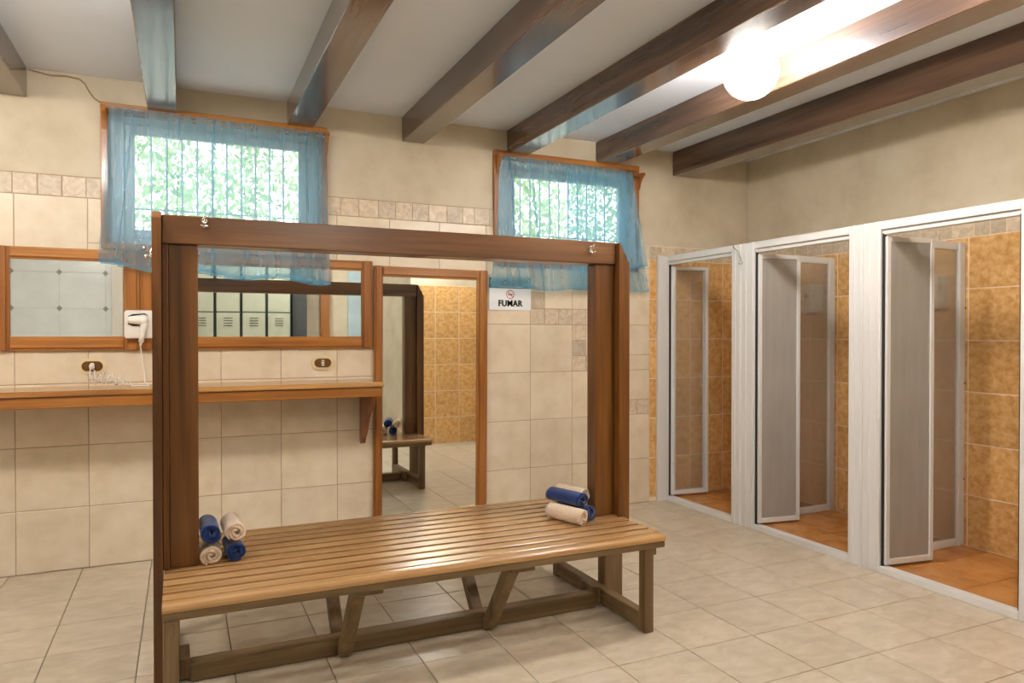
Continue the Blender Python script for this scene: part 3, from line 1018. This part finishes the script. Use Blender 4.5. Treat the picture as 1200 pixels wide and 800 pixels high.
# side panel that closes the row
t = thing('shower_end_panel', 'white framed frosted panel closing the near end of the shower row', 'panel', (SHX + .0, -2.696, 0))
m = MB().box(0, .04, -.012, .012, .03, 1.86, .003).box(.715, .755, -.012, .012, .03, 1.86, .003).box(.04, .715, -.012, .012, .03, .075, .003).box(.04, .715, -.012, .012, 1.815, 1.86, .003)
f = m.build('panel_frame', 'white', t)
B(.038, .717, -.003, .003, .073, 1.817).build('glass_pane', 'frost', f)
# water heaters on the shower wall, seen through the frosted partitions
for (yy, lb) in ((-.70, 'white soap dispenser seen blurred through the middle shower partition'), (-1.62, 'white soap dispenser seen blurred through the near shower partition'), ):
    t = thing('soap_dispenser', lb, 'dispenser', (XR - .001, yy, 1.42), group='dispensers on the shower wall')
    MB().prism(rrect(0, .10, .055, .10, .02, 4), 'x', -.10, 0).build('housing', 'plastic', t)
    MB().lathe([(.001, -.108), (.02, -.106), (.022, -.1002)], (0, .0, .12), 'x', 14).build('window_disc', 'grey_metal', t)
    B(-.085, -.02, -.02, .02, -.02, .0, .004).build('push_button', 'grey_metal', t)
# wire hook on the middle post
t = thing('wire_hook', 'bent white wire hook on the shower post beside the first cabin', 'hook', (SHX - .006, -.80, 1.74))
hp = []
for k in range(40):
    s = k / 39
    hp.append((-.002 - .02 * math.sin(s * PI), .035 - .075 * s + .015 * math.sin(s * 8), .125 - .10 * s + .0))
for k in range(26):
    a = k / 25 * 2 * PI * .85
    hp.append((-.012, -.045 + .02 * math.sin(a) + .012, .012 - .022 * (1 - math.cos(a)) * .6))
MB().tube(hp, .0028, 6).build('bent_wire', 'chrome', t)

# ------------------------------------------------------------------ bench with clothes frame
bx, by = 1.70, -1.565
t = bench = thing('changing_bench', 'slatted wooden changing bench with a tall hook frame in the middle', 'bench', (bx, by, 0))
def bp(name, mat, x0, x1, y0, y1, z0, z1, c=.003, parent=None):
    return MB().box(x0 - bx, x1 - bx, y0 - by, y1 - by, z0, z1, c).build(name, mat, parent or bench)
X0, X1 = 0.735, 2.672
ZS = 0.41
YS0, YS1 = -1.985, -1.145
# nosing rails
for (ya, yb) in ((YS0, YS0 + .043), (YS1, YS1 - .043)):
    s = 1 if yb > ya else -1
    pr_ = []
    r = .018
    for k in range(7):
        a = PI / 2 * k / 6
        pr_.append((ya + s * (r - r * math.sin(a)), ZS - r + r * math.cos(a)))
    pr_ = [(yb, ZS), ] + pr_ + [(ya, ZS - .026), (yb, ZS - .026)]
    m = MB().prism([(p[0] - by, p[1]) for p in pr_], 'x', X0 - bx, X1 - bx)
    m.build('seat_nosing', 'slat', bench)
    MB().box(X0 - bx, X1 - .004 - bx, min(ya + s * .003, yb) - by, max(ya + s * .003, yb) - by, ZS - .054, ZS - .0265, .003).build('seat_rail', 'leg_x', bench)
nsl = 10
pit = (YS1 - YS0 - .086) / nsl
for i in range(nsl):
    y0 = YS0 + .043 + i * pit + .011
    y1 = y0 + pit - .022
    # slat narrower underneath, an undercut added so the gaps fall into shade
    sp = [(y0, ZS - .0018), (y0 + .0015, ZS), (y1 - .0015, ZS), (y1, ZS - .0018), (y1 - .009, ZS - .024), (y0 + .009, ZS - .024)]
    MB().prism([(a - by, b) for a, b in sp][::-1], 'x', X0 - bx, X1 - bx).build('slat', 'slat', bench)
# cross bearers under the slats
for xc in (0.775, 1.372, 1.985, 2.612):
    bp('bearer', 'leg_y', xc - .02, xc + .02, YS0 + .05, YS1 - .05, ZS - .070, ZS - .025)
# legs, end stretchers
for (xa, xb) in ((.737, .783), (2.566, 2.612)):
    for (ya, yb) in ((YS0 + .006, YS0 + .052), (YS1 - .052, YS1 - .006)):
        bp('leg', 'leg_z', xa, xb, ya, yb, 0, ZS - .0545)
    bp('end_stretcher', 'leg_y', xa, xb, YS0 + .053, YS1 - .053, .012, .078)
    sgn = 1 if xa < 1 else -1
    blk = (xb, xb + .035) if xa < 1 else (xa - .035, xa)
    bp('stretcher_block', 'leg_z', blk[0], blk[1], -1.63, -1.50, .010, .088)
    # small corbel on the leg's outer side
    xo = xb if xa > 1 else xa
bp('corbel', 'leg_z', 2.612, 2.632, YS0 + .014, YS0 + .045, ZS - .085, ZS - .0545)
bp('corbel', 'leg_z', .752, .772, YS0 + .0005, YS0 + .0055, ZS - .10, ZS - .062)
bp('long_stretcher', 'leg_x', .82, 2.53, -1.645, -1.575, .004, .066)
# V braces in the cross plane
for xc in (1.372, 1.987):
    for (yt, yl) in ((YS0 + .075, -1.655), (YS1 - .075, -1.53)):
        s = -1 if yt < yl else 1
        w2 = .028
        prof = [(yl - w2 - by, .012), (yl + w2 - by, .012), (yt + w2 - by, ZS - .054), (yt - w2 - by, ZS - .054)]
        MB().prism(prof, 'x', xc - .024 - bx, xc + .024 - bx).build('brace', 'leg_z', bench)
    bp('brace_cleat', 'leg_x', xc - .02, xc + .085, YS0 + .05, YS0 + .10, ZS - .085, ZS - .056)
# uprights: cheek outside, main board, batten
ZT = 1.592
bp('post', 'bench_z', .752, .850, -1.60, -1.525, ZS + .0005, ZT)
bp('post_batten', 'bench_z', .7305, .752, -1.612, -1.513, ZS + .0005, ZT)
bp('post', 'bench_z', 2.552, 2.655, -1.60, -1.525, ZS + .0005, ZT)
bp('lower_post', 'leg_z', 2.6125, 2.712, -1.59, -1.525, 0, ZS - .0545)
for (xa, xb, m_) in ((.700, .7300, 1), (2.6555, 2.712, -1)):
    # cheek board with a curved ear at its top
    pr_ = [(-1.645, .079), (-1.485, .079), (-1.485, 1.62), (-1.50, 1.655), (-1.52, 1.67), (-1.535, 1.705), (-1.595, 1.705), (-1.615, 1.67), (-1.635, 1.65), (-1.645, 1.61)]
    if xa < 1:
        pr_ = [(-1.645, .0), (-1.485, .0), (-1.485, 1.65), (-1.51, 1.704), (-1.62, 1.704), (-1.645, 1.68)]
        MB().prism([(p[0] - by, p[1]) for p in pr_], 'x', xa - bx, xb - bx).build('cheek_board', 'bench_z', bench)
    else:
        MB().prism([(xa - bx, ZS - .054), (xb - bx, ZS - .054), (xb - bx, 1.602), (xb - .012 - bx, 1.612), (xb - .016 - bx, 1.632), (xb - .034 - bx, 1.654), (xb - .040 - bx, 1.672), (xa + .006 - bx, 1.690), (xa - bx, 1.692)], 'y', -1.645 - by, -1.485 - by).build('cheek_board', 'bench_z', bench)
beam = bp('top_beam', 'bench_x', .7305, 2.655, -1.618, -1.507, ZT + .0005, 1.696, .004)
# coat hooks (double prong)
def hook(x, y, z, n):
    m = MB()
    q = lambda a, b, c, k=.72: (x - bx + k * (a if n == 'y' else -b), y - by + k * (-b if n == 'y' else a), z + k * c)
    m.tube([q(0, 0, .012), q(0, .006, .012)], .011, 12)
    m.tube([q(0, 0, -.012), q(0, .006, -.012)], .009, 12)
    m.tube([q(0, .005, .02), q(0, .006, -.02)], .006, 8)
    m.tube([q(0, .006, .014), q(0, .022, .010), q(0, .034, .018), q(0, .038, .030)], [.004, .004, .004, .006], 8)
    m.tube([q(0, .006, -.008), q(-.008, .018, -.020), q(-.012, .026, -.024), q(-.013, .030, -.012)], [.0035, .0035, .0035, .005], 8)
    m.tube([q(0, .006, -.008), q(.008, .018, -.020), q(.012, .026, -.024), q(.013, .030, -.012)], [.0035, .0035, .0035, .005], 8)
    m.build('coat_hook', 'chrome', bench)['label'] = 'small chrome coat hook'
hook(.872, -1.619, 1.672, 'y')
hook(2.515, -1.619, 1.655, 'y')
hook(.699, -1.56, 1.56, 'x')

# ------------------------------------------------------------------ rolled towels
def towel(label, mat, loc, length, R, rotz, seed, group, tilt=0.0, spin=0.0, squash=.94):
    r_ = random.Random(seed)
    th = R / 3.3
    turns = 2.6
    n = 92
    prof = []
    for i in range(n + 1):
        s = i / n
        a = s * turns * 2 * PI + spin
        rad = .004 + (R - th * .5 - .004) * (s ** .85)
        k = 1.0 + .03 * math.sin(a * 2 + seed)
        h = th * .46 * (1 if s < .96 else max(.25, (1 - s) / .04))
        prof.append((a, max(.001, rad * k - h), rad * k + h))
    rows = 14
    m = MB()
    v, f = [], []
    for j in range(rows + 1):
        yy = -length / 2 + length * j / rows
        e = min(j, rows - j)
        sh = [.90, .975, 1.0][min(e, 2)]
        for (a, ri, ro) in prof:
            jig = 1 + .035 * noise.noise(Vector((a * 1.3 + seed * 5, yy * 28, seed)))
            yo = .006 * noise.noise(Vector((a * .7, seed * 3.1, j * .1))) * (2 if e == 0 else 1)
            mid = (ri + ro) / 2
            hh = (ro - ri) / 2 * sh
            for rr in (mid - hh, mid + hh):
                rr *= jig
                v.append((rr * math.cos(a), yy + yo, rr * math.sin(a) * squash))
    w_ = 2 * (n + 1)
    for j in range(rows):
        for i in range(n):
            a = j * w_ + 2 * i; b = a + w_
            f.append((a, a + 2, b + 2, b)); f.append((a + 1, b + 1, b + 3, a + 3))
        a = j * w_ + 2 * n; b = a + w_
        f.append((a, a + 1, b + 1, b))
        a = j * w_; b = a + w_
        f.append((a, b, b + 1, a + 1))
    for i in range(n):
        a = 2 * i
        f.append((a, a + 1, a + 3, a + 2))
        a = rows * w_ + 2 * i
        f.append((a, a + 2, a + 3, a + 1))
    zmin = min(q[2] for q in v)
    o = m.add(v, f, True).build('rolled_towel', mat, None, (loc[0], loc[1], loc[2] - (zmin if tilt == 0 else zmin)))
    o.rotation_euler = (tilt, 0, rotz)
    tag(o, label, 'towel', group)
    return o
gL = 'rolled towels at the left bench post'
gR = 'rolled towels at the right bench post'
z1 = ZS + .0005
R_ = .0415
towel('cream rolled towel, lower left of the stack at the left bench post', 'towel_cream', (.893, -1.70 + .175, z1), .17, R_, 0.0, 1, gL, spin=.5)
towel('navy rolled towel, lower right of the stack at the left bench post', 'towel_navy', (.977, -1.695 + .175, z1), .17, .040, .05, 2, gL, spin=1.4)
towel('blue rolled towel, upper left of the stack at the left bench post', 'towel_navy', (.889, -1.70 + .175, z1 + .079), .18, .042, .03, 3, gL, spin=2.2)
towel('cream rolled towel, upper right of the stack at the left bench post', 'towel_cream', (.974, -1.69 + .175, z1 + .077), .18, .043, .06, 4, gL, spin=.2)
rz = math.radians(18)
towel('cream rolled towel lying in front of the pile at the right bench post', 'towel_cream', (2.392, -1.62, z1), .20, .042, rz, 5, gR, spin=.9)
towel('navy rolled towel at the bottom of the pile at the right bench post', 'towel_navy', (2.463, -1.566, z1), .20, .040, rz, 6, gR, spin=2.0)
towel('blue rolled towel on top of the pile at the right bench post', 'towel_navy', (2.421, -1.563, z1 + .071), .20, .039, rz, 7, gR, spin=.3)
towel('cream rolled towel at the back of the pile beside the right post', 'towel_cream', (2.488, -1.494, z1 + .064), .17, .040, rz, 8, gR, spin=1.2)

# ------------------------------------------------------------------ behind the camera, seen in the mirrors
wt = (-1.25, .05)
wx = [XL, -.924, -.467, -.01, .05]
for i in range(4):
    for k in range(6):
        tile(wall_front, 'white_tile', 'white_tile', '+y', ((wx[i] + wx[i + 1]) / 2, YF - G, -.08 + k * .41 + .205), wx[i + 1] - wx[i], .41, G, .002)
for dx_ in (-.924, -.467, -.01):
    for dz_ in (1.15, 1.56, 1.97):
        MB().prism([(-.03, 0), (0, -.034), (.03, 0), (0, .034)], 'y', 0, .0015).build('diamond_inlay', 'diamond', wall_front, (dx_, YF + .0005, dz_))
o = B(.05, .17, YF - .003, YF + .03, 0, 2.2, .004).build('door_jamb', 'plastic', wall_front)
struct(B(.18, .95, YF - .003, YF + .02, 0, 2.1, .004).build('door_1', 'green'), 'dark green door behind the camera')
lk = ['first pale green metal locker column from the green door', 'second pale green metal locker column from the green door', 'third pale green metal locker column from the green door', 'pale green metal locker column farthest from the green door']
for i in range(4):
    xa = 1.0 + .29 * i - .17
    if i == 0: xa = 1.0 - .17
    t = thing('locker', lk[i], 'locker', (1.0 + .29 * i + .0, -4.86, 0), group='lockers behind the camera')
    B(-.142, .142, -.18, .16, 0, 2.26, .003).build('locker_body', 'locker_dark', t)
    for k in range(3):
        z0 = .10 + k * .715
        dr = B(-.128, .128, .161, .178, z0 + .006, z0 + .709, .003).build('locker_door', 'locker', t)
        for s in range(4):
            B(-.05, .05, .179, .182, z0 + .55 + s * .03, z0 + .558 + s * .03).build('vent_slot', 'locker_dark', dr)
        B(.09, .104, .179, .195, z0 + .30, z0 + .36, .002).build('latch', 'grey_metal', dr)
B(2.04, 2.22, YF - .003, YF + .25, 0, 2.2, .004).build('dark_strip', 'locker_dark', wall_front)  # dark upright strip beyond the last locker column
B(2.42, 2.54, YF - .003, YF + .04, 0, 2.2, .004).build('door_jamb', 'frame_z', wall_front)
struct(B(2.78, 3.17, YF - .003, YF + .03, 0, 2.1, .004).build('door_2', 'paleblue'), 'pale blue door behind the camera')
bpy.context.view_layer.update()
